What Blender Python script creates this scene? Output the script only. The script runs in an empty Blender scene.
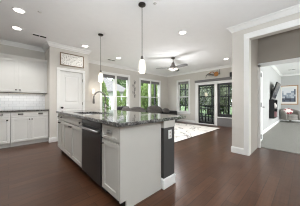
import bpy, bmesh, math, random
from mathutils import Vector, Matrix, noise

# ------------------------------------------------------------------ camera, sky, sun, exposure
S = bpy.context.scene
COL = S.collection
cam_d = bpy.data.cameras.new('camera')
cam = bpy.data.objects.new('camera', cam_d)
COL.objects.link(cam)
cam_d.sensor_fit = 'HORIZONTAL'
cam_d.sensor_width = 36.0
cam_d.lens = 36.0 * 148.0 / 300.0
cam_d.shift_y = -1.0 / 300.0
cam_d.clip_start = 0.05
cam.location = (0, 0, 1.12)
cam.rotation_euler = (math.radians(90), 0, math.radians(46.3 - 90))
S.camera = cam

W = bpy.data.worlds.new('sky')
S.world = W
W.use_nodes = True
bg = W.node_tree.nodes['Background']
bg.inputs['Color'].default_value = (0.93, 0.97, 1.0, 1)
bg.inputs['Strength'].default_value = 4.4

def lamp(name, kind, loc, energy, color=(1, 1, 1), rot=(0, 0, 0), **kw):
    d = bpy.data.lights.new(name, kind)
    d.energy = energy
    d.color = color
    for k, v in kw.items():
        setattr(d, k, v)
    o = bpy.data.objects.new(name, d)
    o.location = loc
    o.rotation_euler = rot
    COL.objects.link(o)
    return o

lamp('sun', 'SUN', (0, -10, 12), 3.0, (1.0, 0.95, 0.86), (math.radians(42), 0, math.radians(-25)), angle=0.03)
# unseen upward fill lamp behind the camera, added to brighten ceiling and room
lamp('ceiling_fill', 'AREA', (0.0, -0.7, 1.5), 190, (0.88, 0.95, 1.0), (math.radians(180), 0, 0), shape='DISK', size=2.2)
lamp('bedroom_fill', 'AREA', (7.6, -2.4, 1.6), 24, (0.97, 0.99, 1.0), (math.radians(90), 0, 0), shape='RECTANGLE', size=2.5, size_y=1.6)  # unseen fill lamp added to brighten the bedroom

vs = S.view_settings
vs.view_transform = 'Standard'
vs.look = 'None'
vs.gamma = 1.0
vs.use_curve_mapping = False
vs.exposure = 0.25
S.cycles.max_bounces = 8
S.cycles.filter_width = 1.1
S.cycles.diffuse_bounces = 5
S.cycles.transparent_max_bounces = 12
S.cycles.sample_clamp_indirect = 4.0

rnd = random.Random(7)
R = math.radians

# ------------------------------------------------------------------ materials
def srgb(r, g, b):
    f = lambda c: (c / 255 / 12.92) if c / 255 <= 0.04045 else ((c / 255 + 0.055) / 1.055) ** 2.4
    return (f(r), f(g), f(b), 1)

def mat(name, rgb, rough=0.5, metal=0.0, bump=0.0, bscale=60.0, var=0.0, vscale=8.0, spec=0.5):
    m = bpy.data.materials.new(name)
    m.use_nodes = True
    nt = m.node_tree
    p = nt.nodes['Principled BSDF']
    c = srgb(*rgb)
    p.inputs['Base Color'].default_value = c
    p.inputs['Roughness'].default_value = rough
    p.inputs['Metallic'].default_value = metal
    p.inputs['Specular IOR Level'].default_value = spec
    tc = nt.nodes.new('ShaderNodeTexCoord')
    n = nt.nodes.new('ShaderNodeTexNoise')
    n.inputs['Scale'].default_value = vscale
    n.inputs['Detail'].default_value = 4
    nt.links.new(tc.outputs['Object'], n.inputs['Vector'])
    r = nt.nodes.new('ShaderNodeValToRGB')
    k = max(var, 0.01)
    r.color_ramp.elements[0].position = 0.3
    r.color_ramp.elements[1].position = 0.7
    r.color_ramp.elements[0].color = (c[0] * (1 - k), c[1] * (1 - k), c[2] * (1 - k), 1)
    r.color_ramp.elements[1].color = (min(1, c[0] * (1 + k)), min(1, c[1] * (1 + k)), min(1, c[2] * (1 + k)), 1)
    nt.links.new(n.outputs['Fac'], r.inputs['Fac'])
    nt.links.new(r.outputs['Color'], p.inputs['Base Color'])
    if bump:
        nb = nt.nodes.new('ShaderNodeTexNoise')
        nb.inputs['Scale'].default_value = bscale
        nt.links.new(tc.outputs['Object'], nb.inputs['Vector'])
        b = nt.nodes.new('ShaderNodeBump')
        b.inputs['Strength'].default_value = bump
        b.inputs['Distance'].default_value = 0.01
        nt.links.new(nb.outputs['Fac'], b.inputs['Height'])
        nt.links.new(b.outputs['Normal'], p.inputs['Normal'])
    return m

def emit(name, rgb, strength):
    m = bpy.data.materials.new(name)
    m.use_nodes = True
    p = m.node_tree.nodes['Principled BSDF']
    p.inputs['Base Color'].default_value = srgb(*rgb)
    p.inputs['Emission Color'].default_value = srgb(*rgb)
    p.inputs['Emission Strength'].default_value = strength
    return m

def glass(name, tint=(1, 1, 1), refl=0.06):
    m = bpy.data.materials.new(name)
    m.use_nodes = True
    nt = m.node_tree
    nt.nodes.remove(nt.nodes['Principled BSDF'])
    t = nt.nodes.new('ShaderNodeBsdfTransparent')
    t.inputs['Color'].default_value = (*tint, 1)
    g = nt.nodes.new('ShaderNodeBsdfGlossy')
    g.inputs['Roughness'].default_value = 0.22
    mx = nt.nodes.new('ShaderNodeMixShader')
    mx.inputs[0].default_value = refl
    nt.links.new(t.outputs[0], mx.inputs[1])
    nt.links.new(g.outputs[0], mx.inputs[2])
    nt.links.new(mx.outputs[0], nt.nodes['Material Output'].inputs['Surface'])
    return m

M = {}
M['ceiling'] = mat('ceiling_paint', (246, 246, 246), 0.9, bump=0.05, bscale=90)
M['wall'] = mat('wall_paint', (211, 207, 200), 0.85, bump=0.04, bscale=120)
M['hall_shaded'] = mat('hall_paint_shaded', (158, 151, 142), 0.85)  # wall paint darkened to carry the dimness of the hall
M['bedwall'] = mat('bedroom_paint', (188, 188, 186), 0.85)
M['trim'] = mat('white_trim', (240, 240, 238), 0.4)
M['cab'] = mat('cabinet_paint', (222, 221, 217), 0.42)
M['cab_shaded'] = mat('cabinet_paint_shaded', (193, 190, 183), 0.42)  # same paint as the cabinets, darkened for the weaker light on the island
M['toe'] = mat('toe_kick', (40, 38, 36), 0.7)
M['dark'] = mat('charcoal_paint', (66, 64, 63), 0.55)
M['bronze'] = mat('dark_bronze', (62, 57, 54), 0.35, 0.8)
M['nickel'] = mat('brushed_nickel', (120, 116, 112), 0.3, 0.9)
M['steel'] = mat('stainless', (170, 170, 170), 0.28, 1.0)
M['slate'] = mat('slate_appliance', (66, 66, 66), 0.32, 0.6)
M['black'] = mat('black_plastic', (22, 22, 23), 0.4)
M['blackframe'] = mat('black_frame', (38, 39, 40), 0.5)
M['sofa'] = mat('charcoal_upholstery', (36, 34, 34), 0.6, bump=0.1)
M['pillow'] = mat('grey_pillow', (92, 88, 85), 0.8, bump=0.2, var=0.25, vscale=12)
M['shade'] = mat('grey_shade_fabric', (128, 126, 126), 0.9)
M['chair'] = mat('grey_chair_fabric', (142, 138, 132), 0.9, var=0.1)
M['wood'] = mat('light_oak', (176, 140, 104), 0.5, var=0.2, vscale=20)
M['oldwood'] = mat('brown_frame_wood', (132, 112, 92), 0.6, var=0.2, vscale=20)
M['paper'] = mat('white_print', (236, 233, 228), 0.7)
M['mark'] = mat('grey_ink', (196, 192, 187), 0.7)
M['copper'] = mat('copper_leaf', (170, 118, 66), 0.35, 0.7)
M['outlet'] = mat('outlet_white', (232, 232, 230), 0.4)
M['slot'] = mat('dark_slot', (45, 44, 43), 0.6)
M['blade'] = mat('fan_blade_wood', (70, 67, 64), 0.45)
M['vase'] = mat('pale_ceramic', (214, 206, 200), 0.4)
M['rose'] = mat('dusty_rose', (176, 132, 134), 0.6)
M['porchfloor'] = mat('porch_floor', (120, 118, 114), 0.7, var=0.1)
M['porchceil'] = mat('porch_ceiling', (150, 148, 144), 0.8)
M['siding'] = mat('house_siding', (186, 187, 186), 0.8)
M['roof'] = mat('roof_shingle', (96, 95, 95), 0.9, var=0.15, vscale=3)
M['winglass'] = mat('far_window_glass', (96, 110, 124), 0.2)
M['trunk'] = mat('bark', (88, 74, 62), 0.9, var=0.2)
M['grass'] = mat('lawn', (70, 92, 48), 0.95, var=0.25, vscale=2)
M['leafA'] = mat('leaf_green', (102, 124, 66), 0.7, var=0.4, vscale=3)
M['leafC'] = mat('leaf_grey_green', (128, 138, 108), 0.7, var=0.35, vscale=3)
M['leafB'] = mat('leaf_dark_green', (72, 90, 56), 0.7, var=0.4, vscale=3)
M['glass'] = glass('window_glass', (0.97, 0.98, 0.98), 0.005)
M['screen'] = glass('door_glass', (0.88, 0.90, 0.90), 0.005)
M['bulb'] = emit('downlight_lens', (255, 250, 240), 9)
M['opal'] = emit('lit_opal_glass', (255, 246, 228), 0.75)
M['fanlight'] = emit('lit_fan_glass', (255, 248, 236), 1.8)
M['candle'] = emit('lit_sconce_glass', (255, 240, 214), 0.7)
M['tvscreen'] = mat('tv_screen', (30, 31, 33), 0.12)

def floor_mat():
    m = bpy.data.materials.new('dark_hardwood')
    m.use_nodes = True
    nt = m.node_tree
    p = nt.nodes['Principled BSDF']
    tc = nt.nodes.new('ShaderNodeTexCoord')
    br = nt.nodes.new('ShaderNodeTexBrick')
    br.offset = 0.37
    br.inputs['Color1'].default_value = srgb(70, 43, 28)
    br.inputs['Color2'].default_value = srgb(88, 57, 39)
    br.inputs['Mortar'].default_value = srgb(52, 32, 22)
    br.inputs['Scale'].default_value = 1.0
    br.inputs['Mortar Size'].default_value = 0.0035
    br.inputs['Bias'].default_value = -0.1
    br.inputs['Brick Width'].default_value = 1.1
    br.inputs['Row Height'].default_value = 0.125
    nt.links.new(tc.outputs['Object'], br.inputs['Vector'])
    mp = nt.nodes.new('ShaderNodeMapping')
    mp.inputs['Scale'].default_value = (1.6, 22, 1)
    nt.links.new(tc.outputs['Object'], mp.inputs['Vector'])
    n = nt.nodes.new('ShaderNodeTexNoise')
    n.inputs['Scale'].default_value = 2.0
    n.inputs['Detail'].default_value = 5
    nt.links.new(mp.outputs[0], n.inputs['Vector'])
    mr = nt.nodes.new('ShaderNodeMapRange')
    mr.inputs['To Min'].default_value = 0.55
    mr.inputs['To Max'].default_value = 1.45
    nt.links.new(n.outputs['Fac'], mr.inputs['Value'])
    mx = nt.nodes.new('ShaderNodeMix')
    mx.data_type = 'RGBA'
    mx.blend_type = 'MULTIPLY'
    mx.inputs['Factor'].default_value = 1.0
    nt.links.new(br.outputs['Color'], mx.inputs['A'])
    nt.links.new(mr.outputs[0], mx.inputs['B'])
    nt.links.new(mx.outputs['Result'], p.inputs['Base Color'])
    n2 = nt.nodes.new('ShaderNodeTexNoise')
    n2.inputs['Scale'].default_value = 9
    nt.links.new(tc.outputs['Object'], n2.inputs['Vector'])
    b = nt.nodes.new('ShaderNodeBump')
    b.inputs['Strength'].default_value = 0.08
    b.inputs['Distance'].default_value = 0.02
    nt.links.new(n2.outputs['Fac'], b.inputs['Height'])
    nt.links.new(b.outputs['Normal'], p.inputs['Normal'])
    p.inputs['Roughness'].default_value = 0.28
    p.inputs['Specular IOR Level'].default_value = 0.36
    return m
M['floor'] = floor_mat()

def granite_mat(name, lo, mid, hi):
    m = bpy.data.materials.new(name)
    m.use_nodes = True
    nt = m.node_tree
    p = nt.nodes['Principled BSDF']
    tc = nt.nodes.new('ShaderNodeTexCoord')
    n = nt.nodes.new('ShaderNodeTexNoise')
    n.inputs['Scale'].default_value = 36
    n.inputs['Detail'].default_value = 6
    n.inputs['Roughness'].default_value = 0.7
    nt.links.new(tc.outputs['Object'], n.inputs['Vector'])
    r = nt.nodes.new('ShaderNodeValToRGB')
    e = r.color_ramp.elements
    e[0].position = 0.38
    e[0].color = srgb(*lo)
    e[1].position = 0.66
    e[1].color = srgb(*hi)
    k = e.new(0.5)
    k.color = srgb(*mid)
    nt.links.new(n.outputs['Fac'], r.inputs['Fac'])
    nt.links.new(r.outputs['Color'], p.inputs['Base Color'])
    p.inputs['Roughness'].default_value = 0.06
    return m
M['granite'] = granite_mat('speckled_granite', (36, 36, 36), (92, 91, 89), (166, 164, 160))
M['granite2'] = granite_mat('dark_granite', (40, 39, 38), (82, 80, 77), (138, 135, 130))

def rug_mat():
    m = bpy.data.materials.new('veined_rug')
    m.use_nodes = True
    nt = m.node_tree
    p = nt.nodes['Principled BSDF']
    p.inputs['Roughness'].default_value = 0.95
    tc = nt.nodes.new('ShaderNodeTexCoord')
    n = nt.nodes.new('ShaderNodeTexNoise')
    n.inputs['Scale'].default_value = 0.85
    n.inputs['Detail'].default_value = 2
    n.inputs['Distortion'].default_value = 1.3
    nt.links.new(tc.outputs['Object'], n.inputs['Vector'])
    a = nt.nodes.new('ShaderNodeMath'); a.operation = 'SUBTRACT'; a.inputs[1].default_value = 0.5
    b = nt.nodes.new('ShaderNodeMath'); b.operation = 'ABSOLUTE'
    nt.links.new(n.outputs['Fac'], a.inputs[0])
    nt.links.new(a.outputs[0], b.inputs[0])
    r = nt.nodes.new('ShaderNodeValToRGB')
    e = r.color_ramp.elements
    e[0].position = 0.0
    e[0].color = srgb(120, 118, 118)
    e[1].position = 0.016
    e[1].color = srgb(232, 228, 222)
    nt.links.new(b.outputs[0], r.inputs['Fac'])
    nt.links.new(r.outputs['Color'], p.inputs['Base Color'])
    return m
M['rug'] = rug_mat()
M['carpet'] = mat('bedroom_carpet', (140, 138, 132), 0.98, bump=0.5, bscale=160, var=0.18, vscale=60)

def tile_mat():
    m = bpy.data.materials.new('subway_tile')
    m.use_nodes = True
    nt = m.node_tree
    p = nt.nodes['Principled BSDF']
    p.inputs['Roughness'].default_value = 0.2
    tc = nt.nodes.new('ShaderNodeTexCoord')
    sp = nt.nodes.new('ShaderNodeSeparateXYZ')
    cb = nt.nodes.new('ShaderNodeCombineXYZ')
    nt.links.new(tc.outputs['Object'], sp.inputs[0])
    nt.links.new(sp.outputs['X'], cb.inputs['X'])
    nt.links.new(sp.outputs['Z'], cb.inputs['Y'])
    br = nt.nodes.new('ShaderNodeTexBrick')
    br.inputs['Color1'].default_value = srgb(236, 238, 240)
    br.inputs['Color2'].default_value = srgb(228, 231, 234)
    br.inputs['Mortar'].default_value = srgb(204, 206, 209)
    br.inputs['Scale'].default_value = 1.0
    br.inputs['Mortar Size'].default_value = 0.003
    br.inputs['Brick Width'].default_value = 0.152
    br.inputs['Row Height'].default_value = 0.076
    nt.links.new(cb.outputs[0], br.inputs['Vector'])
    nt.links.new(br.outputs['Color'], p.inputs['Base Color'])
    return m
M['tile'] = tile_mat()

def script_mat():
    # white print with six loose rows of pale grey strokes
    m = bpy.data.materials.new('pale_script_print')
    m.use_nodes = True
    nt = m.node_tree
    p = nt.nodes['Principled BSDF']
    p.inputs['Roughness'].default_value = 0.7
    tc = nt.nodes.new('ShaderNodeTexCoord')
    mp = nt.nodes.new('ShaderNodeMapping')
    mp.inputs['Scale'].default_value = (34, 1, 26)
    nt.links.new(tc.outputs['Object'], mp.inputs['Vector'])
    n = nt.nodes.new('ShaderNodeTexNoise')
    n.inputs['Scale'].default_value = 1.0
    n.inputs['Detail'].default_value = 3
    nt.links.new(mp.outputs[0], n.inputs['Vector'])
    r = nt.nodes.new('ShaderNodeValToRGB')
    r.color_ramp.elements[0].position = 0.50
    r.color_ramp.elements[0].color = srgb(240, 238, 233)
    r.color_ramp.elements[1].position = 0.62
    r.color_ramp.elements[1].color = srgb(188, 184, 179)
    nt.links.new(n.outputs['Fac'], r.inputs['Fac'])
    nt.links.new(r.outputs['Color'], p.inputs['Base Color'])
    return m
M['script'] = script_mat()

def stripe_mat():
    m = bpy.data.materials.new('red_white_cushion')
    m.use_nodes = True
    nt = m.node_tree
    p = nt.nodes['Principled BSDF']
    tc = nt.nodes.new('ShaderNodeTexCoord')
    v = nt.nodes.new('ShaderNodeTexVoronoi')
    v.inputs['Scale'].default_value = 7
    nt.links.new(tc.outputs['Object'], v.inputs['Vector'])
    r = nt.nodes.new('ShaderNodeValToRGB')
    r.color_ramp.interpolation = 'CONSTANT'
    r.color_ramp.elements[0].color = srgb(158, 70, 78)
    r.color_ramp.elements[1].position = 0.45
    r.color_ramp.elements[1].color = srgb(236, 226, 222)
    nt.links.new(v.outputs['Distance'], r.inputs['Fac'])
    nt.links.new(r.outputs['Color'], p.inputs['Base Color'])
    return m
M['cushion'] = stripe_mat()

# ------------------------------------------------------------------ mesh helpers
class MB:
    def __init__(s):
        s.bm = bmesh.new()
    def box(s, a, b, bevel=0.0, seg=2):
        x0, y0, z0 = a
        x1, y1, z1 = b
        g = bmesh.ops.create_cube(s.bm, size=1.0)
        for v in g['verts']:
            v.co = Vector(((x0 + x1) / 2 + v.co.x * (x1 - x0), (y0 + y1) / 2 + v.co.y * (y1 - y0), (z0 + z1) / 2 + v.co.z * (z1 - z0)))
        if bevel:
            ed = list({e for v in g['verts'] for e in v.link_edges})
            bmesh.ops.bevel(s.bm, geom=ed, offset=bevel, segments=seg, profile=0.5, affect='EDGES')
        return s
    def lathe(s, prof, c=(0, 0, 0), n=20, cap=True):
        rings = []
        for r, z in prof:
            rings.append([s.bm.verts.new((c[0] + r * math.cos(2 * math.pi * i / n), c[1] + r * math.sin(2 * math.pi * i / n), c[2] + z)) for i in range(n)])
        for a, b in zip(rings, rings[1:]):
            for i in range(n):
                s.bm.faces.new((a[i], a[(i + 1) % n], b[(i + 1) % n], b[i]))
        if cap:
            s.bm.faces.new(rings[0][::-1])
            s.bm.faces.new(rings[-1])
        return s
    def tube(s, pts, r, n=8):
        pts = [Vector(p) for p in pts]
        rad = r if isinstance(r, (list, tuple)) else [r] * len(pts)
        rings = []
        for i, p in enumerate(pts):
            t = (pts[min(i + 1, len(pts) - 1)] - pts[max(i - 1, 0)]).normalized()
            up = Vector((0, 0, 1)) if abs(t.z) < 0.9 else Vector((1, 0, 0))
            u = t.cross(up).normalized()
            w = t.cross(u).normalized()
            rings.append([s.bm.verts.new(p + rad[i] * (u * math.cos(2 * math.pi * k / n) + w * math.sin(2 * math.pi * k / n))) for k in range(n)])
        for a, b in zip(rings, rings[1:]):
            for k in range(n):
                s.bm.faces.new((a[k], a[(k + 1) % n], b[(k + 1) % n], b[k]))
        s.bm.faces.new(rings[0][::-1])
        s.bm.faces.new(rings[-1])
        return s
    def prism(s, poly, z0, z1):
        a = [s.bm.verts.new((x, y, z0)) for x, y in poly]
        b = [s.bm.verts.new((x, y, z1)) for x, y in poly]
        n = len(poly)
        for i in range(n):
            s.bm.faces.new((a[i], a[(i + 1) % n], b[(i + 1) % n], b[i]))
        s.bm.faces.new(a[::-1])
        s.bm.faces.new(b)
        return s
    def ball(s, c, r, sub=2):
        g = bmesh.ops.create_icosphere(s.bm, subdivisions=sub, radius=1.0)
        for v in g['verts']:
            v.co = Vector((c[0] + v.co.x * r[0], c[1] + v.co.y * r[1], c[2] + v.co.z * r[2]))
        return s
    def pillow(s, c, w, h, t, rot=None, n=8, rd=0.28):
        """a soft square cushion: w wide (x), h high (z), t thick (y)"""
        rot = rot or Matrix()
        for sgn in (1, -1):
            g = {}
            for i in range(n + 1):
                for j in range(n + 1):
                    u, v = 2 * i / n - 1, 2 * j / n - 1
                    k = ((1 - u ** 4) * (1 - v ** 4)) ** 0.5
                    pin = 1 - rd * u * u
                    pin2 = 1 - rd * v * v
                    g[i, j] = s.bm.verts.new(rot @ Vector((u * w / 2 * pin2, sgn * t / 2 * k, v * h / 2 * pin)) + Vector(c))
            for i in range(n):
                for j in range(n):
                    s.bm.faces.new((g[i, j], g[i + 1, j], g[i + 1, j + 1], g[i, j + 1]))
        bmesh.ops.remove_doubles(s.bm, verts=s.bm.verts, dist=1e-4)
        return s
    def build(s, name, m, parent=None, smooth=False, label=None):
        bmesh.ops.recalc_face_normals(s.bm, faces=s.bm.faces)
        me = bpy.data.meshes.new(name)
        s.bm.to_mesh(me)
        s.bm.free()
        me.materials.append(m)
        if smooth:
            for p in me.polygons:
                p.use_smooth = True
        o = bpy.data.objects.new(name, me)
        COL.objects.link(o)
        if parent:
            o.parent = parent
        if label:
            o['label'] = label
        return o

def tag(o, label, cat, group=None):
    o['label'] = label
    o['category'] = cat
    if group:
        o['group'] = group
    return o

def thing(name, label, cat, loc=(0, 0, 0), rz=0.0, group=None):
    o = bpy.data.objects.new(name, None)
    o.empty_display_size = 0.1
    COL.objects.link(o)
    o.location = loc
    o.rotation_euler = (0, 0, rz)
    return tag(o, label, cat, group)

def struct(name, o):
    o.name = name
    o['kind'] = 'structure'
    return o

def sempty(name, loc=(0, 0, 0), rz=0):
    o = bpy.data.objects.new(name, None)
    COL.objects.link(o)
    o.location = loc
    o.rotation_euler = (0, 0, rz)
    o['kind'] = 'structure'
    return o

def copy_tree(o, parent=None):
    c = o.copy()
    COL.objects.link(c)
    if parent:
        c.parent = parent
    for ch in list(o.children):
        copy_tree(ch, c)
    return c

def sweep(mb, path, prof):
    """mouldings: profile (out, z) swept along a 2-D path with mitres; room to the right of the path"""
    P = [Vector(p) for p in path]
    n = len(P)
    rings = []
    for i in range(n):
        ns = []
        if i > 0:
            d = (P[i] - P[i - 1]).normalized(); ns.append(Vector((d.y, -d.x)))
        if i < n - 1:
            d = (P[i + 1] - P[i]).normalized(); ns.append(Vector((d.y, -d.x)))
        if len(ns) == 2:
            mvec = (ns[0] + ns[1])
            mvec = mvec / (mvec.dot(ns[0]))
        else:
            mvec = ns[0]
        rings.append([mb.bm.verts.new((P[i].x + mvec.x * o, P[i].y + mvec.y * o, z)) for o, z in prof])
    k = len(prof)
    for a, b in zip(rings, rings[1:]):
        for j in range(k):
            mb.bm.faces.new((a[j], a[(j + 1) % k], b[(j + 1) % k], b[j]))
    mb.bm.faces.new(rings[0][::-1])
    mb.bm.faces.new(rings[-1])
    return mb

def wall_x(mb, y0, y1, xa, xb, z1, holes, z0=0.0):
    """wall running along x between xa, xb; holes (x0, x1, z0, z1)"""
    xs = xa
    for h in sorted(holes):
        mb.box((xs, y0, z0), (h[0], y1, z1))
        if h[2] > z0: mb.box((h[0], y0, z0), (h[1], y1, h[2]))
        if h[3] < z1: mb.box((h[0], y0, h[3]), (h[1], y1, z1))
        xs = h[1]
    if xs < xb: mb.box((xs, y0, z0), (xb, y1, z1))
    return mb

def wall_y(mb, x0, x1, ya, yb, z1, holes, z0=0.0):
    ys = ya
    for h in sorted(holes):
        mb.box((x0, ys, z0), (x1, h[0], z1))
        if h[2] > z0: mb.box((x0, h[0], z0), (x1, h[1], h[2]))
        if h[3] < z1: mb.box((x0, h[0], h[3]), (x1, h[1], z1))
        ys = h[1]
    if ys < yb: mb.box((x0, ys, z0), (x1, yb, z1))
    return mb

# ------------------------------------------------------------------ the setting
CZ = 2.77
WY, RX, HX = 5.90, 7.15, 3.62
struct('floor', MB().box((-4.5, 0.8, -0.08), (RX, WY, 0)).box((-4.5, -5, -0.08), (4.5, 0.8, 0)).build('floor', M['floor']))
struct('floor_bedroom', MB().box((4.5, -3.2, -0.08), (12.0, 1.02, 0.012)).build('floor_bedroom', M['carpet']))
struct('ceiling', MB().box((-4.5, -5, CZ), (7.27, 6.02, CZ + 0.25)).box((3.76, -3.2, 2.74), (12.0, 1.02, CZ)).build('ceiling', M['ceiling']))

W1 = (2.82, 4.20, 0.56, 2.33)
W2 = (4.95, 6.43, 0.56, 2.29)
W3 = (4.40, 5.12, 0.56, 2.29)
SL = (2.16, 3.93, 0.0, 2.07)
struct('wall_back', wall_x(MB(), WY, WY + 0.14, 1.89, RX + 0.14, CZ, [W1, W2]).build('w', M['wall']))
struct('wall_right', wall_y(MB(), RX, RX + 0.14, 1.02, WY, CZ, [SL, W3]).build('w', M['wall']))
struct('wall_kitchen', MB().box((-3.0, 5.6, 0), (0.82, 5.72, CZ)).build('w', M['wall']))
PD = (1.07, 1.69, 0.0, 2.03)
mb = wall_x(MB(), 4.88, 4.98, 0.82, 1.89, CZ, [PD])
mb.box((0.82, 4.98, 0), (0.92, 5.72, CZ)).box((1.79, 4.98, 0), (1.89, WY + 0.14, CZ))
struct('wall_pantry', mb.build('w', M['wall']))
OP = (-1.0, 0.80, 0.0, 2.44)
struct('wall_hall', wall_y(MB(), HX, HX + 0.14, -4.5, 1.13, CZ, [OP]).build('w', M['wall']))
struct('wall_left', MB().box((-3.1, -3.6, 0), (-3.0, 5.72, CZ)).build('w', M['wall']))
struct('wall_near', MB().box((-3.0, -3.6, 0), (HX, -3.5, CZ)).build('w', M['wall']))
struct('wall_family', MB().box((HX + 0.14, 1.02, 0), (12.0, 1.13, CZ)).build('w', M['wall']))
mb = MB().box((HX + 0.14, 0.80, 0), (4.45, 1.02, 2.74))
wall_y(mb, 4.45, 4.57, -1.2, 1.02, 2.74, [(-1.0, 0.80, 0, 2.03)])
struct('wall_bedroom_entry', mb.build('w', M['hall_shaded']))
struct('wall_bedroom_far', MB().box((11.9, -3.2, 0), (12.0, 1.02, 2.74)).build('w', M['bedwall']))
struct('wall_bedroom_left', MB().box((4.57, 1.0, 0), (11.9, 1.02, 2.74)).build('w', M['bedwall']))

CROWN = [(0, CZ), (0.085, CZ), (0.085, CZ - 0.015), (0.06, CZ - 0.03), (0.03, CZ - 0.075), (0.014, CZ - 0.09), (0.014, CZ - 0.105), (0, CZ - 0.105)]
path = [(-3.0, 5.6), (0.82, 5.6), (0.82, 4.88), (1.89, 4.88), (1.89, WY), (RX, WY), (RX, 1.13), (HX, 1.13), (HX, -4.5)]
struct('trim_1', sweep(MB(), path, CROWN).build('crown', M['trim']))
BC = [(0, 2.74), (0.07, 2.74), (0.07, 2.725), (0.02, 2.66), (0, 2.65)]
struct('trim_2', sweep(MB(), [(4.57, 1.0), (11.9, 1.0), (11.9, -3.2)], BC).build('crown', M['trim']))
BASE = [(0, 0), (0.016, 0), (0.016, 0.105), (0.009, 0.13), (0, 0.13)]
def base(name, path, prof=BASE):
    struct(name, sweep(MB(), path, prof).build(name, M['trim']))
base('baseboard_back', [(1.89, 4.9), (1.89, WY), (RX, WY), (RX, 4.02)])
base('baseboard_right', [(RX, 2.08), (RX, 1.13), (HX, 1.13), (HX, 0.895)])
base('baseboard_pantry', [(0.82, 4.97), (0.82, 4.88), (0.985, 4.88)])
base('baseboard_bedroom', [(4.57, 1.0), (11.9, 1.0), (11.9, -3.2)])
# casings of the two openings
def casing_y(mb, x, y0, y1, z, w=0.095, t=0.02, face=-1):
    xa, xb = (x - t, x) if face < 0 else (x, x + t)
    mb.box((xa, y1, 0), (xb, y1 + w, z), 0.004, 1)
    mb.box((xa, y0 - w, 0), (xb, y0, z), 0.004, 1)
    mb.box((xa, y0 - w, z), (xb, y1 + w, z + w + 0.02), 0.004, 1)
mb = MB(); casing_y(mb, HX, -1.0, 0.80, 2.44)
struct('trim_3', mb.build('c', M['trim']))
mb = MB()
mb.box((4.43, 0.745, 0), (4.45, 0.80, 2.03)); mb.box((4.43, -1.0, 1.975), (4.45, 0.80, 2.06)); mb.box((4.45, 0.78, 0.0), (4.57, 0.80, 2.03)); mb.box((4.45, -1.0, 2.0), (4.57, 0.78, 2.03))
struct('trim_4', mb.build('c', M['trim']))

# windows ----------------------------------------------------------
def window(name, x0, x1, z0, z1, cols, loc, rz, meet=0.5, shade_label=None):
    """local x along the wall, room on local -y, wall face at y = 0"""
    root = sempty(name, loc, rz)
    w = 0.085
    c = MB()
    c.box((x0 - w, -0.02, z0), (x0, 0, z1), 0.004, 1).box((x1, -0.02, z0), (x1 + w, 0, z1), 0.004, 1)
    c.box((x0 - w, -0.02, z1), (x1 + w, 0, z1 + w), 0.004, 1)
    c.box((x0 - w - 0.02, -0.05, z0 - 0.03), (x1 + w + 0.02, 0.0, z0), 0.004, 1).box((x0 - w, -0.018, z0 - 0.11), (x1 + w, 0, z0 - 0.03), 0.004, 1)
    c.box((x0, 0, z0), (x0 + 0.02, 0.13, z1)).box((x1 - 0.02, 0, z0), (x1, 0.13, z1)).box((x0 + .02, 0, z1 - 0.02), (x1 - .02, 0.13, z1)).box((x0 + .02, 0, z0), (x1 - .02, 0.13, z0 + 0.02))
    c.build('casing', M['trim'], root)
    n = cols
    mull = 0.09
    pw = (x1 - x0 - 0.04 - mull * (n - 1)) / n
    if n > 1:
        mm = MB()
        for i in range(n - 1):
            xa = x0 + 0.02 + pw * (i + 1) + mull * i
            mm.box((xa, 0.0, z0 + .02), (xa + mull, 0.12, z1 - .02), 0.003, 1)
        mm.build('mullion', M['trim'], root)
    zm = z0 + (z1 - z0) * meet
    for i in range(n):
        xa = x0 + 0.02 + (pw + mull) * i
        xb = xa + pw
        for k, (za, zb, yy) in enumerate(((z0 + 0.02, zm + 0.02, 0.05), (zm - 0.02, z1 - 0.02, 0.085))):
            f = MB()
            s = 0.04
            f.box((xa, yy, za), (xa + s, yy + 0.03, zb)).box((xb - s, yy, za), (xb, yy + 0.03, zb)).box((xa + s, yy, za), (xb - s, yy + 0.03, za + s)).box((xa + s, yy, zb - s), (xb - s, yy + 0.03, zb))
            sash = f.build('sash', M['trim'], root)
            MB().box((xa + s, yy + 0.012, za + s), (xb - s, yy + 0.018, zb - s)).build('pane', M['glass'], sash)
    if shade_label:
        sh = MB()
        for k in range(4):
            sh.box((x0 + 0.025, 0.004 + 0.003 * (k % 2), z1 - 0.05 - 0.028 * (k + 1)), (x1 - 0.025, 0.044, z1 - 0.05 - 0.028 * k), 0.005, 1)
        t = thing('window_shade', shade_label, 'window shade', loc, rz)
        sh.build('pleated_fabric', M['shade'], t)
        MB().box((x0 + 0.022, 0.002, z1 - 0.05), (x1 - 0.022, 0.046, z1 - 0.022), 0.004, 1).build('head_rail', M['shade'], t)
    return root
window('window_1', W1[0], W1[1], W1[2], W1[3], 2, (0, WY, 0), 0, 0.46, 'grey shade drawn up at the top of the window nearest the pantry door')
window('window_2', W2[0], W2[1], W2[2], W2[3], 2, (0, WY, 0), 0, 0.48, 'grey shade drawn up at the top of the window beside the scroll wall ornament')
# right wall: local x -> world -y
window('window_3', -W3[1], -W3[0], W3[2], W3[3], 1, (RX, 0, 0), R(-90), 0.49, 'grey shade drawn up on the single narrow window left of patio door')

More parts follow.
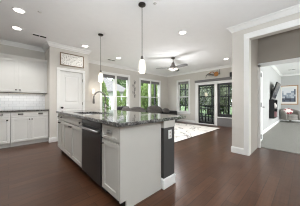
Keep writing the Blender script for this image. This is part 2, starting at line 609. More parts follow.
# patio door unit (white frame, glazed leaf, dark gridded side light over a grey kick panel)
root = sempty('door_1', (RX, 0, 0), R(-90))
x0, x1 = -SL[1], -SL[0]           # local x
f = MB()
f.box((x0 - 0.07, -0.02, 0), (x0 + 0.085, 0.12, 2.07), 0.004, 1).box((x0 - .06, -0.02, 2.05), (x1 + .06, 0.12, 2.12), 0.004, 1)
f.box((x0 + .085, -0.02, 1.99), (x1, 0.12, 2.05))
xm = -2.94
f.box((xm - 0.06, -0.02, 0), (xm + 0.07, 0.12, 1.99), 0.004, 1).box((x1 - 0.0, -0.02, 0), (x1 + 0.06, 0.12, 2.05), 0.004, 1)
f.box((x0 + .085, -0.015, 0), (xm - .06, 0.12, 0.03), 0.004, 1)
f.box((xm + .07, -0.03, 0.385), (x1, 0.12, 0.42), 0.004, 1)
f.build('door_frame', M['trim'], root)
g = MB()
a, b = x0 + 0.085, xm - 0.06
g.box((a, 0.04, 0.03), (a + 0.05, 0.085, 1.985)).box((b - 0.055, 0.04, 0.03), (b, 0.085, 1.985)).box((a + .05, 0.04, 0.03), (b - .055, 0.085, 0.12)).box((a + .05, 0.04, 1.91), (b - .055, 0.085, 1.985))
leaf = g.build('glazed_leaf', M['blackframe'], root)
MB().box((a + .05, 0.06, 0.12), (b - .055, 0.066, 1.91)).build('pane', M['screen'], leaf)
MB().tube([(b - .03, 0.04, 0.92), (b - .03, -0.005, 0.94), (b - .03, -0.005, 1.10), (b - .03, 0.04, 1.12)], 0.01).build('handle', M['bronze'], leaf)
g = MB()
a, b = xm + 0.07, x1
g.box((a, 0.03, 0.42), (a + 0.10, 0.085, 1.985)).box((b - 0.05, 0.03, 0.42), (b, 0.085, 1.985)).box((a + .1, 0.03, 0.42), (b - .05, 0.085, 0.56)).box((a + .1, 0.03, 1.89), (b - .05, 0.085, 1.985))
for zz in (0.98, 1.45):
    g.box((a + .1, 0.045, zz - 0.012), (b - .05, 0.075, zz + 0.012))
xc = (a + .1 + b - .05) / 2
g.box((xc - 0.012, 0.046, 0.56), (xc + 0.012, 0.074, 1.89))
side = g.build('gridded_sash', M['blackframe'], root)
MB().box((a + .1, 0.058, 0.56), (b - .05, 0.062, 1.89)).build('pane', M['screen'], side)
MB().box((a, 0.0, 0.0), (b, 0.1, 0.385)).build('kick_panel', M['shade'], root)
t = thing('window_shade', 'long grey shade drawn up across the top of the patio door', 'window shade', (RX, 0, 0), R(-90))
sh = MB()
for k in range(3):
    sh.box((x0 - 0.08, -0.075 + 0.003 * (k % 2), 2.12 + 0.03 * k), (x1 + 0.02, -0.022, 2.15 + 0.03 * k), 0.005, 1)
sh.build('pleated_fabric', M['shade'], t)
MB().box((x0 - 0.085, -0.08, 2.21), (x1 + 0.025, -0.02, 2.235), 0.004, 1).build('head_rail', M['shade'], t)

# pantry door -------------------------------------------------------
root = sempty('door_2', (0, 4.88, 0))
c = MB()
w = 0.08
c.box((PD[0] - w, -0.02, 0), (PD[0], 0, 2.03), 0.004, 1).box((PD[1], -0.02, 0), (PD[1] + w, 0, 2.03), 0.004, 1).box((PD[0] - w, -0.02, 2.03), (PD[1] + w, 0, 2.03 + w), 0.004, 1)
c.build('casing', M['trim'], root)
def panel_leaf(mb, w, h, zs, t=0.035):
    """raised-panel leaf, local x 0..w, front y = 0"""
    st = 0.1
    mb.box((0, 0, 0), (st, t, h)).box((w - st, 0, 0), (w, t, h))
    prev = 0
    for za, zb in zs:
        mb.box((st, 0, prev), (w - st, t, za))
        mb.box((st, 0.012, za), (w - st, t - 0.012, zb))
        mb.box((st + 0.045, 0.003, za + 0.045), (w - st - 0.045, t - 0.003, zb - 0.045), 0.008, 1)
        prev = zb
    mb.box((st, 0, prev), (w - st, t, h))
    return mb
lf = panel_leaf(MB(), PD[1] - PD[0] - 0.01, 2.02, [(0.2, 0.93), (1.08, 1.9)]).build('leaf', M['trim'], root)
lf.location = (PD[0] + 0.005, 0.012, 0.005)
MB().lathe([(0.027, 0), (0.027, 0.006), (0.01, 0.01), (0.01, 0.04), (0.026, 0.05), (0.028, 0.065), (0.015, 0.075)], n=14).build('knob', M['bronze'], lf, True)
k = lf.children[0]; k.rotation_euler = (R(90), 0, 0); k.location = (0.05, 0, 0.95)
for z in (1.79, 1.07):
    MB().box((PD[1] - 0.008, -0.024, z - 0.045), (PD[1] + 0.008, -0.008, z + 0.045), 0.003, 1).build('hinge', M['nickel'], root)
# bedroom door, swung open into the bedroom
root = sempty('door_3', (4.57, 0.795, 0))
lf = panel_leaf(MB(), 0.76, 1.97, [(0.2, 0.85), (1.0, 1.85)]).build('leaf', M['trim'], root)
lf.location = (0.03, 0.03, 0.025); lf.rotation_euler = (0, 0, R(2))
MB().tube([(0.69, -0.002, 0.95), (0.69, -0.05, 0.95), (0.58, -0.055, 0.95)], 0.011).build('lever', M['bronze'], lf)
for z in (1.8, 1.05, 0.25):
    MB().box((-0.03, -0.045, z - 0.055), (0.03, 0.03, z + 0.055), 0.003, 1).build('hinge', M['bronze'], root)

# ------------------------------------------------------------------ outside
struct('ground_outside', MB().box((-20, 6.05, -0.4), (60, 70, -0.3)).box((7.3, -10, -0.4), (60, 6.05, -0.3)).build('ground_outside', M['grass']))
struct('porch_floor', MB().box((7.29, 1.14, -0.12), (10.6, 7.4, -0.02)).build('porch_floor', M['porchfloor']))
struct('porch_roof', MB().box((7.29, 1.14, 2.75), (10.9, 7.6, 2.9)).build('porch_roof', M['porchceil']))
pw = MB()
for y in (1.25, 2.35, 3.45, 4.55, 5.65, 6.75, 7.3):
    pw.box((10.42, y - 0.045, -0.02), (10.52, y + 0.045, 2.75))
for z in (0.05, 0.85, 1.5, 2.15, 2.68):
    pw.box((10.44, 1.25, z - 0.035), (10.5, 7.3, z + 0.035))
for x in (7.4, 8.9):
    pw.box((x, 7.25, -0.02), (x + 0.09, 7.35, 2.75))
for z in (0.05, 0.85, 2.68):
    pw.box((7.4, 7.27, z - 0.03), (10.5, 7.33, z + 0.03))
struct('porch_screen_frame', pw.build('porch_screen_frame', M['blackframe']))

M['mesh'] = glass('porch_screen_mesh', (0.9, 0.91, 0.91), 0.02)
struct('porch_screen', MB().box((10.468, 1.3, 0.0), (10.472, 7.28, 2.7)).box((7.45, 7.298, 0.0), (10.42, 7.302, 2.7)).build('porch_screen', M['mesh']))
t = thing('patio_table', 'black dining table on the porch beyond the glazed patio door', 'table', (9.1, 4.15, -0.02))
MB().box((-0.45, -0.8, 0.70), (0.45, 0.8, 0.74), 0.01).build('tabletop', M['blackframe'], t)
for sx in (-1, 1):
    for sy in (-1, 1):
        MB().box((sx * 0.38 - 0.03, sy * 0.72 - 0.03, 0), (sx * 0.38 + 0.03, sy * 0.72 + 0.03, 0.7)).build('leg', M['blackframe'], t)
def patio_chair(loc, rz, label):
    t = thing('patio_chair', label, 'chair', loc, rz, 'chairs at the porch table')
    MB().box((-0.24, -0.24, 0.40), (0.24, 0.24, 0.46), 0.015).build('seat', M['blackframe'], t)
    b = MB().box((-0.24, 0.2, 0.86), (0.24, 0.24, 0.93), 0.01)
    for i in range(5):
        b.box((-0.2 + 0.09 * i, 0.205, 0.46), (-0.16 + 0.09 * i, 0.235, 0.86))
    b.build('backrest', M['blackframe'], t)
    for sx in (-1, 1):
        for sy in (-1, 1):
            MB().box((sx * 0.21 - 0.02, sy * 0.21 - 0.02, 0), (sx * 0.21 + 0.02, sy * 0.21 + 0.02, 0.4)).build('leg', M['blackframe'], t)
    return t
patio_chair((8.42, 4.55, -0.02), R(90), 'black slatted chair on the house side of the porch table, left one')
patio_chair((8.42, 3.75, -0.02), R(90), 'black slatted chair on the house side of the porch table, right one')
patio_chair((9.8, 4.2, -0.02), R(-90), 'black slatted chair on the garden side of the porch table')
t = thing('porch_lantern', 'small lit lantern hanging over the porch table', 'lantern', (9.1, 4.35, 2.75))
MB().tube([(0, 0, 0), (0, 0, -1.05)], 0.01).build('rod', M['bronze'], t)
MB().lathe([(0.03, -1.03), (0.08, -1.08), (0.085, -1.24), (0.05, -1.27)], n=12).build('lantern_glass', M['candle'], t, True)

# neighbour's house
t = thing('neighbour_house', 'white neighbouring house with pale grey gable roof beyond the garden', 'house', (11.8, 20, -0.3))
MB().box((-2.5, 0, 0), (2.5, 8, 3.0)).build('wall', M['siding'], t)
r_ = MB()
for y0, y1, z0, z1 in ((-0.5, 4.0, 2.9, 5.6), (8.5, 4.0, 2.9, 5.6)):
    vv = [r_.bm.verts.new(p) for p in ((-2.9, y0, z0), (2.9, y0, z0), (0.35, y1, z1), (-0.35, y1, z1), (-2.9, y0, z0 + .15), (2.9, y0, z0 + .15), (0.35, y1, z1 + .15), (-0.35, y1, z1 + .15))]
    for q in ((0, 1, 2, 3), (4, 5, 6, 7), (0, 1, 5, 4), (1, 2, 6, 5), (2, 3, 7, 6), (3, 0, 4, 7)):
        r_.bm.faces.new([vv[i] for i in q])
for sx in (-1, 1):
    vv = [r_.bm.verts.new(p) for p in ((sx * 2.9, -0.5, 2.9), (sx * 2.9, 8.5, 2.9), (sx * 0.35, 4, 5.6), (sx * 2.9, -0.5, 3.05), (sx * 2.9, 8.5, 3.05), (sx * 0.35, 4, 5.75))]
    for q in ((0, 1, 2), (3, 4, 5), (0, 1, 4, 3), (1, 2, 5, 4), (2, 0, 3, 5)):
        r_.bm.faces.new([vv[i] for i in q])
r_.build('roof', M['roof'], t)
for x in (-1.6, 1.5):
    wf = MB().box((x - 0.55, -0.06, 0.8), (x + 0.55, 0.0, 2.3)).build('window', M['trim'], t)
    MB().box((x - 0.47, -0.08, 0.88), (x + 0.47, -0.06, 2.22)).build('pane', M['winglass'], wf)

# trees: every crown is a cloud of small leaves
def crown(shape, n, size, seed):
    rr = random.Random(seed)
    mb = MB()
    for _ in range(n):
        while True:
            p = Vector((rr.uniform(-1, 1), rr.uniform(-1, 1), rr.uniform(-1, 1)))
            if 0.25 < p.length < 1: break
        if shape == 'cone':
            z = rr.random()
            a = rr.uniform(0, 6.283)
            rad = min(1, 0.5 + 2.5 * z) * (1 - z) ** 0.5 * (0.55 + 0.45 * rr.random()) * (0.9 + 0.2 * math.sin(5 * a + 9 * z))
            c = Vector((rad * math.cos(a) * 0.5, rad * math.sin(a) * 0.5, z))
        else:
            q = noise.noise(p * 2.2 + Vector((seed, 0, 0)))
            c = p * (0.85 + 0.45 * q)
            c = Vector((c.x * 0.5, c.y * 0.5, 0.5 + c.z * 0.5))
        u = Vector((rr.gauss(0, 1), rr.gauss(0, 1), rr.gauss(0, 1))).normalized()
        w = u.cross(Vector((rr.gauss(0, 1), rr.gauss(0, 1), rr.gauss(0, 1)))).normalized()
        s = size * rr.uniform(0.6, 1.4)
        mb.bm.faces.new([mb.bm.verts.new(c + d) for d in (u * s, w * s * 0.6, -u * s, -w * s * 0.6)])
    return mb
PROTO = {}
def tree(kind, x, y, w, h, label, group, cat='tree', name='garden_tree', mt='leafA', rz=0.0, lift=0.35):
    t = thing(name, label, cat, (x, y, -0.3), rz, group)
    key = (kind, mt)
    if key not in PROTO:
        n, s = (2600, 0.035) if kind == 'cone' else (5200, 0.042)
        PROTO[key] = crown(kind, n, s, len(PROTO) + 3).build('crown', M[mt], t)
        c = PROTO[key]
    else:
        c = PROTO[key].copy(); COL.objects.link(c); c.parent = t
    z0 = 0.1 if kind == 'cone' else h * lift
    c.location = (0, 0, z0)
    c.scale = (w, w, h - z0)
    MB().tube([(0, 0, 0), (0.02 * w, 0, h * 0.4), (0, 0, h * 0.75)], [0.05 * w, 0.035 * w, 0.012 * w]).build('trunk', M['trunk'], t)
    return t
def at_y(px, y):   # plan position of a direction seen through a window
    th = R(46.3); k = (px - 150) / 148.0
    rx, ry = math.cos(th) + k * math.sin(th), math.sin(th) - k * math.cos(th)
    return (y * rx / ry, y)
for px, y, w, h, lab in ((103, 9.2, 1.25, 2.75, 'leftmost arborvitae outside the window nearest the pantry'),
                         (118, 9.3, 0.95, 2.2, 'short arborvitae in the middle of the window nearest the pantry'),
                         (125.5, 10.9, 1.0, 2.5, 'arborvitae at the right edge of the window nearest the pantry')):
    q = at_y(px, y)
    tree('cone', q[0], q[1], w, h, lab, 'arborvitae hedge', 'shrub', 'arborvitae', 'leafA', px)
for px, y, w, h, mt, lab in ((142.5, 11.5, 1.5, 5.2, 'leafB', 'dark green leafy tree at left of the window beside scroll ornament'),
                         (147.5, 9.2, 1.5, 3.3, 'leafA', 'bright green low tree in the middle of the second window'),
                         (153.5, 12.5, 2.2, 5.8, 'leafB', 'dark green leafy tree in the right pane of second window'),
                         (159.5, 9.8, 1.7, 3.8, 'leafA', 'bright green tree at right edge of the second window'),
                         (122, 36, 6.5, 9.5, 'leafB', 'big tree rising behind the grey roof of the neighbouring house')):
    q = at_y(px, y)
    tree('round', q[0], q[1], w, h, lab, 'garden trees', 'tree', 'garden_tree', mt, px, 0.12)
for x, y, w, h, mt, lab in ((13.2, 7.6, 2.3, 4.6, 'leafC', 'grey-green leafy tree behind the porch screen, left part of patio door'),
                        (13.6, 10.6, 2.6, 4.8, 'leafA', 'leafy tree behind the porch seen through the narrow window'),
                        (13.4, 5.1, 2.2, 4.2, 'leafC', 'low grey-green tree behind the porch screen, centre of patio door'),
                        (16.2, 7.4, 3.0, 5.6, 'leafC', 'taller tree further back, between the two trees left of patio door centre'),
                        (16.6, 11.6, 3.0, 5.6, 'leafB', 'taller tree further back, filling the narrow window'),
                        (13.3, 2.7, 2.2, 4.6, 'leafC', 'grey-green leafy tree behind the porch, in the gridded side light')):
    tree('round', x, y, w, h, lab, 'trees behind the porch', 'tree', 'garden_tree', mt, x, 0.3 if y == 2.7 else 0.06)

# ------------------------------------------------------------------ cabinets
def shaker(w, h, t=0.02, fr=0.058):
    mb = MB()
    if h < 0.2: fr = 0.03
    mb.box((0, 0, 0), (fr, t, h), 0.002, 1).box((w - fr, 0, 0), (w, t, h), 0.002, 1)
    mb.box((fr, 0, 0), (w - fr, t, fr), 0.002, 1).box((fr, 0, h - fr), (w - fr, t, h), 0.002, 1)
    mb.box((fr, 0.014, fr), (w - fr, t, h - fr))
    return mb
def slab(w, h, t=0.02):
    return MB().box((0, 0, 0), (w, t, h), 0.003, 1)
def knob(parent, x, z):
    k = MB().lathe([(0.012, 0), (0.007, 0.004), (0.007, 0.016), (0.016, 0.022), (0.017, 0.028), (0.009, 0.033)], n=12).build('knob', M['bronze'], parent, True)
    k.rotation_euler = (R(90), 0, 0); k.location = (x, 0, z)
def cup_pull(parent, x, z, w=0.085):
    mb = MB()
    n = 10
    rows = []
    for j in range(5):
        a = R(90) * j / 4
        rows.append([mb.bm.verts.new((x + math.cos(math.pi * i / n) * w / 2 * (0.75 + 0.25 * math.cos(a)), -math.sin(math.pi * i / n) * 0.028 * math.cos(a) - 0.001, z + 0.032 * math.sin(a) - 0.012)) for i in range(n + 1)])
    for a, b in zip(rows, rows[1:]):
        for i in range(n):
            mb.bm.faces.new((a[i], a[i + 1], b[i + 1], b[i]))
    mb.box((x - w / 2 - 0.008, -0.003, z - 0.014), (x + w / 2 + 0.008, 0, z + 0.024))
    mb.build('pull', M['nickel'], parent, True)
def cabinet(name, label, loc, rz, w, depth, z0, z1, m, fronts, toe=True):
    """local: front plane y = 0 (doors stand proud to y = -0.02), width 0..w, back y = depth"""
    t = thing(name, label, 'cabinet', loc, rz)
    MB().box((0, 0, z0), (w, depth, z1)).build('body', m, t)
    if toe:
        MB().box((0.0, 0.06, 0), (w, depth, z0)).build('toe_kick', M['cab'] if m is M['cab'] else M['toe'], t)  # island kicks are near black, standing in for the shadow beneath
    for kind, x0, x1, a, b, handles in fronts:
        g = 0.0035
        mb = (slab if kind == 'drawer' and b - a < 0.14 else shaker)(x1 - x0 - 2 * g, b - a - 2 * g)
        o = mb.build(kind, m, t)
        o.location = (x0 + g, -0.02, a + g)
        for h in handles:
            (knob if h[0] == 'k' else cup_pull)(o, h[1] - x0 - g, h[2] - a - g)
    return t
ZT = 0.875
# left run (faces -y), front plane y = 5.0
c1 = cabinet('base_cabinet', 'white base cabinet next to the pantry wall, wide drawer over two doors', (0.035, 5.0, 0), 0, 0.775, 0.58, 0.1, ZT, M['cab'],
             [('drawer', 0.0, 0.775, 0.735, 0.865, [('c', 0.19, 0.805), ('c', 0.60, 0.805)]),
              ('door', 0.0, 0.387, 0.11, 0.725, [('k', 0.36, 0.675)]), ('door', 0.387, 0.775, 0.11, 0.725, [('k', 0.415, 0.675)])])
cabinet('base_cabinet', 'white base cabinet cut by the left edge of the photo', (-0.745, 5.0, 0), 0, 0.775, 0.58, 0.1, ZT, M['cab'],
        [('drawer', 0.0, 0.775, 0.735, 0.865, [('c', 0.19, 0.805), ('c', 0.60, 0.805)]),
         ('door', 0.0, 0.387, 0.11, 0.725, [('k', 0.36, 0.675)]), ('door', 0.387, 0.775, 0.11, 0.725, [('k', 0.72, 0.675)])])
t = thing('countertop', 'dark granite counter under the wall cabinets and subway tile', 'countertop', (0, 0, 0))
MB().box((-0.76, 4.95, ZT), (0.815, 5.59, 0.913), 0.005, 2).build('slab', M['granite2'], t)
struct('trim_5', MB().box((-0.76, 5.588, 0.913), (0.82, 5.6, 1.372)).build('backsplash', M['tile']))
uc = cabinet('wall_cabinet', 'white two-door wall cabinet above the subway tile backsplash', (-0.45, 5.29, 0), 0, 1.27, 0.31, 1.372, 2.26, M['cab'],
        [('door', 0.0, 0.63, 1.385, 2.25, [('k', 0.59, 1.44)]), ('door', 0.63, 1.27, 1.385, 2.25, [('k', 0.67, 1.44)])], False)
sw = sweep(MB(), [(0.0, 0.0), (1.27, 0.0)], [(0, 2.25), (0.022, 2.25), (0.03, 2.28), (0.06, 2.325), (0.065, 2.345), (0, 2.345)])
sw.build('crown_moulding', M['cab'], uc)
MB().box((0, 0.0, 1.352), (1.27, 0.03, 1.372)).build('shadow_rail', M['bronze'], uc)  # dark colour paints in the shadow line under the cabinet
st = MB().box((0.1, 0.12, 1.352), (1.2, 0.16, 1.371)).build('light_strip', M['opal'], uc)
lamp('under_cabinet_light', 'AREA', (0.2, 5.42, 1.345), 1.6, (1, 0.98, 0.95), (0, 0, 0), shape='RECTANGLE', size=1.1, size_y=0.06)
cabinet('wall_cabinet', 'white wall cabinet at the left edge of the photo', (-1.1, 5.29, 0), 0, 0.645, 0.31, 1.372, 2.26, M['cab'],
        [('door', 0.0, 0.645, 1.385, 2.25, [('k', 0.6, 1.44)])], False)

# island (faces -x): local x -> world -y
IX = 0.825
cabinet('island_cabinet', 'narrow island cabinet at the pantry end with two short doors', (IX, 3.88, 0), R(-90), 0.455, 0.6, 0.1, ZT, M['cab_shaded'],
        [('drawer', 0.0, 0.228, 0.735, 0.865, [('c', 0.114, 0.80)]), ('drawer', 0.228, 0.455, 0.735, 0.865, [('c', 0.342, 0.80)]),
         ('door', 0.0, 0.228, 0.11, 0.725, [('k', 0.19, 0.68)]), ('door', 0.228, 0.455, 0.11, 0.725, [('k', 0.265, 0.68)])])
cabinet('sink_cabinet', 'wide island cabinet beneath the sink, left of the dishwasher', (IX, 3.42, 0), R(-90), 1.08, 0.6, 0.1, 0.69, M['cab_shaded'],
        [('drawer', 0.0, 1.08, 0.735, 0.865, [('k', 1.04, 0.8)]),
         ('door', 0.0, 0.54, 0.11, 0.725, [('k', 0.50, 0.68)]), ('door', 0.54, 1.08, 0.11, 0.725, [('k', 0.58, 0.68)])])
ic = cabinet('island_cabinet', 'island cabinet at the near corner, right of the dishwasher', (IX, 1.685, 0), R(-90), 0.385, 0.6, 0.1, ZT, M['cab_shaded'],
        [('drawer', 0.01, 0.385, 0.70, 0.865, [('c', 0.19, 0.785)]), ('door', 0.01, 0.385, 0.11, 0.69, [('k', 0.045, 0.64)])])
# dishwasher
t = thing('dishwasher', 'dark slate dishwasher with a bar handle built into the island', 'dishwasher', (IX, 2.335, 0), R(-90))
MB().box((0.004, 0.0, 0.1), (0.646, 0.58, 0.87)).build('tub', M['black'], t)
dd = MB().box((0.004, -0.028, 0.11), (0.646, 0.0, 0.79), 0.006, 2).build('door', M['slate'], t)
MB().box((0.004, -0.028, 0.795), (0.646, 0.0, 0.868), 0.006, 2).build('control_panel', M['slate'], t)
MB().tube([(0.05, -0.028, 0.755), (0.05, -0.062, 0.76), (0.06, -0.07, 0.76), (0.59, -0.07, 0.76), (0.60, -0.062, 0.76), (0.60, -0.028, 0.755)], 0.015, 10).build('handle', M['steel'], t, True)
MB().box((0.004, 0.05, 0.0), (0.646, 0.58, 0.1)).build('toe_kick', M['black'], t)

# end panel, post and back wall of the island
pn = MB()
pn.prism([(0, 0), (0.61, 0), (0.61, 0.02), (0, 0.02)], 0.1, ZT)
pn.box((0.075, 0, 0), (0.61, 0.02, 0.1))
o = tag(pn.build('end_panel', M['cab_shaded']), 'plain off-white panel closing the near end of the island', 'panel')
o.location = (0.808, 1.278, 0)
t = thing('island_post', 'square charcoal post with white cap and plinth at island end', 'post', (1.55, 1.36, 0))
MB().box((-0.112, -0.112, 0.13), (0.112, 0.112, 0.79), 0.004, 1).build('shaft', M['dark'], t)
MB().box((-0.125, -0.125, 0.0), (0.125, 0.125, 0.125), 0.008, 2).box((-0.118, -0.118, 0.125), (0.118, 0.118, 0.135)).build('plinth', M['trim'], t, label='white plinth')
MB().box((-0.118, -0.118, 0.785), (0.118, 0.118, ZT)).build('cap', M['cab_shaded'], t, label='off-white cap')
t = thing('outlet', 'white wall outlet on the charcoal island post', 'outlet', (1.56, 1.248, 0.69))
MB().box((-0.035, -0.006, -0.058), (0.035, 0, 0.058), 0.003, 2).build('cover_plate', M['outlet'], t)
for z in (-0.024, 0.024):
    r_ = MB().box((-0.014, -0.009, z - 0.016), (0.014, -0.006, z + 0.016), 0.002, 1).build('receptacle', M['vase'], t)
    MB().box((-0.008, -0.0095, z - 0.006), (-0.005, -0.0085, z + 0.006)).box((0.005, -0.0095, z - 0.006), (0.008, -0.0085, z + 0.006)).build('slot', M['slot'], r_)
o = tag(MB().box((1.44, 1.49, 0), (1.56, 3.88, ZT), 0.002, 1).build('island_back_panel', M['dark']), 'charcoal back panel along the seating side of the island', 'panel')

# worktop with a cut-out for the sink
SX0, SX1, SY0, SY1 = 0.90, 1.31, 2.38, 3.14
t = thing('countertop', 'speckled grey granite worktop of the kitchen island', 'countertop', (0, 0, 0))
mb = MB()
cx0, cx1, cy0, cy1 = 0.775, 1.945, 1.235, 3.92
def ring(x0, y0, x1, y1, r, n=5):
    pts = []
    for cx, cy, a0 in ((x1 - r, y1 - r, 0), (x0 + r, y1 - r, 90), (x0 + r, y0 + r, 180), (x1 - r, y0 + r, 270)):
        for i in range(n):
            a = R(a0 + 90 * i / (n - 1)); pts.append((cx + r * math.cos(a), cy + r * math.sin(a)))
    return pts
levels = [(ZT, 0.004), (ZT + 0.004, 0.0), (0.911, 0.0), (0.915, 0.004)]
rings_o = [[mb.bm.verts.new((x, y, z)) for x, y in ring(cx0 + i, cy0 + i, cx1 - i, cy1 - i, 0.02)] for z, i in levels]
ri_b = [mb.bm.verts.new((x, y, ZT)) for x, y in ring(SX0, SY0, SX1, SY1, 0.03)]
ri_t = [mb.bm.verts.new((x, y, 0.915)) for x, y in ring(SX0, SY0, SX1, SY1, 0.03)]
loop = [ri_b] + rings_o + [ri_t, ri_b]
for a, b in zip(loop, loop[1:]):
    n = len(a)
    for i in range(n):
        mb.bm.faces.new((a[i], a[(i + 1) % n], b[(i + 1) % n], b[i]))
mb.build('slab', M['granite'], t)
t = thing('sink', 'undermount stainless sink set in the island granite', 'sink', (0, 0, 0))
mb = MB()
lv = [(0.005, ZT - 0.002), (0.0, ZT - 0.002), (-0.004, 0.86), (-0.012, 0.72), (-0.05, 0.705)]
rs = [[mb.bm.verts.new((x, y, z)) for x, y in ring(SX0 - i, SY0 - i, SX1 + i, SY1 + i, 0.05)] for i, z in lv]
for a, b in zip(rs, rs[1:]):
    for i in range(len(a)):
        mb.bm.faces.new((a[i], a[(i + 1) % len(a)], b[(i + 1) % len(a)], b[i]))
mb.bm.faces.new(rs[-1])
mb.build('bowl', M['steel'], t, True)
MB().lathe([(0.045, 0.7055), (0.045, 0.708), (0.03, 0.709), (0.01, 0.7075)], ((SX0 + SX1) / 2, (SY0 + SY1) / 2, 0), 16).build('drain', M['nickel'], t, True)
# faucet
t = thing('faucet', 'tall gooseneck pull-down faucet standing behind the sink', 'faucet', (1.385, 2.73, 0.915), R(8))
MB().lathe([(0.028, 0), (0.028, 0.012), (0.022, 0.02), (0.02, 0.16), (0.015, 0.17)], n=16).build('base', M['nickel'], t, True)
pts = [(0, 0, 0.16), (0, 0, 0.28)]
for i in range(11):
    a = R(180 * i / 10)
    pts.append((-0.125 + 0.125 * math.cos(a), 0, 0.275 + 0.125 * math.sin(a)))
pts.append((-0.25, 0, 0.26))
MB().tube(pts, 0.013, 10).build('spout', M['nickel'], t, True)
MB().lathe([(0.015, 0.275), (0.018, 0.26), (0.021, 0.19), (0.017, 0.175)], (-0.25, 0, 0), 14).build('spray_head', M['nickel'], t, True)
MB().tube([(0.0, -0.02, 0.1), (0.0, -0.05, 0.105), (0.02, -0.1, 0.15)], [0.012, 0.009, 0.006]).build('lever', M['nickel'], t, True)

# ------------------------------------------------------------------ ceiling fittings
def downlight(x, y, label, power=30, first=[None]):
    if first[0] is None:
        t = thing('recessed_light', label, 'ceiling light', (x, y, CZ), 0, 'recessed ceiling lights')
        n = 24
        mb = MB()
        mb.lathe([(0.098, 0.0), (0.098, -0.006), (0.09, -0.010), (0.074, -0.008), (0.074, 0.0)], n=n, cap=False).build('trim_ring', M['trim'], t, True)
        MB().lathe([(0.074, -0.0065), (0.074, -0.003)], n=n).build('lens', M['bulb'], t)
        first[0] = t
    else:
        t = copy_tree(first[0]); t.location = (x, y, CZ); t['label'] = label
    lamp('downlight_lamp', 'SPOT', (x, y, CZ - 0.03), power, (1, 0.985, 0.965), spot_size=R(125), spot_blend=0.6, shadow_soft_size=0.07)
for x, y, pw_, lab in ((0.135, 3.55, 70, 'recessed ceiling light nearest the top left corner of the photo'),
                  (0.135, 4.44, 55, 'recessed ceiling light just left of the ceiling vent, near the wall cabinets'),
                  (1.63, 4.47, 8, 'recessed ceiling light in front of the framed print above the pantry door'),
                  (2.98, 2.00, 85, 'recessed ceiling light between the near pendant and the fan'),
                  (2.98, 4.82, 95, 'recessed ceiling light beside the small vent, between the two pendants'),
                  (6.0, 2.08, 95, 'recessed ceiling light above the metal wall sculpture by the patio door')):
    downlight(x, y, lab, pw_)

def pendant(x, y, label, first=[None]):
    if first[0] is None:
        t = thing('pendant_lamp', label, 'pendant lamp', (x, y, CZ), 0, 'pendants over the island')
        MB().lathe([(0.062, 0), (0.062, -0.018), (0.05, -0.026), (0.012, -0.03)], n=20).build('canopy', M['bronze'], t, True)
        MB().tube([(0, 0, -0.03), (0, 0, -0.90)], 0.005).build('rod', M['bronze'], t)
        MB().lathe([(0.01, -0.87), (0.022, -0.885), (0.024, -0.925), (0.035, -0.935)], n=16).build('socket', M['nickel'], t, True)
        MB().lathe([(0.03, -0.935), (0.042, -0.955), (0.055, -1.01), (0.06, -1.07), (0.056, -1.12), (0.046, -1.155), (0.04, -1.155)], n=20).build('lamp_shade', M['opal'], t, True)
        first[0] = t
    else:
        t = copy_tree(first[0]); t.location = (x, y, CZ); t['label'] = label
    lamp('pendant_glow', 'POINT', (x, y, CZ - 1.26), 9, (1, 0.94, 0.85), shadow_soft_size=0.06)
pendant(1.63, 3.45, 'pendant lamp over the far end of the island, above the sink')
pendant(1.63, 1.90, 'pendant lamp over the near end of the island, larger in view')

t = thing('ceiling_fan', 'dark three-blade ceiling fan with lit glass bowls in the family room', 'ceiling fan', (4.43, 3.39, CZ))
MB().lathe([(0.075, 0), (0.07, -0.03), (0.03, -0.06), (0.015, -0.065)], n=20).build('canopy', M['nickel'], t, True)
MB().tube([(0, 0, -0.06), (0, 0, -0.2)], 0.013).build('downrod', M['nickel'], t)
MB().lathe([(0.02, -0.17), (0.05, -0.2), (0.07, -0.28), (0.115, -0.34), (0.12, -0.38), (0.09, -0.41), (0.05, -0.42)], n=24).build('motor_housing', M['nickel'], t, True)
for a in (-94, 18, 128):
    mb = MB()
    ca, sa = math.cos(R(a)), math.sin(R(a))
    prof = [(0.16, 0.035), (0.24, 0.065), (0.42, 0.075), (0.55, 0.072), (0.62, 0.05), (0.64, 0.02)]
    up, dn = [], []
    rows = []
    for r_, w in prof:
        row = []
        for sgn in (1, -1):
            for dz in (0.004, -0.004):
                lx, ly, lz = r_, sgn * w, -0.375 + dz - sgn * w * 0.32
                row.append(mb.bm.verts.new((lx * ca - ly * sa, lx * sa + ly * ca, lz)))
        rows.append(row)
    for p, q in zip(rows, rows[1:]):
        for i, j in ((0, 2), (2, 3), (3, 1), (1, 0)):
            mb.bm.faces.new((p[i], p[j], q[j], q[i]))
    mb.bm.faces.new((rows[0][0], rows[0][1], rows[0][3], rows[0][2]))
    mb.bm.faces.new((rows[-1][0], rows[-1][2], rows[-1][3], rows[-1][1]))
    b = mb.build('blade', M['blade'], t)
    MB().tube([(0.09 * ca, 0.09 * sa, -0.375), (0.22 * ca, 0.22 * sa, -0.385)], 0.014).build('bracket', M['nickel'], b)
for k in range(3):
    a = R(40 + 120 * k)
    c = (0.11 * math.cos(a), 0.11 * math.sin(a), 0)
    MB().lathe([(0.02, -0.40), (0.045, -0.41), (0.06, -0.435), (0.055, -0.455), (0.03, -0.465)], c, 14).build('glass_bowl', M['fanlight'], t, True)
lamp('fan_lamp', 'POINT', (4.43, 3.39, CZ - 1.0), 36, (0.97, 0.98, 1.0), shadow_soft_size=0.22)

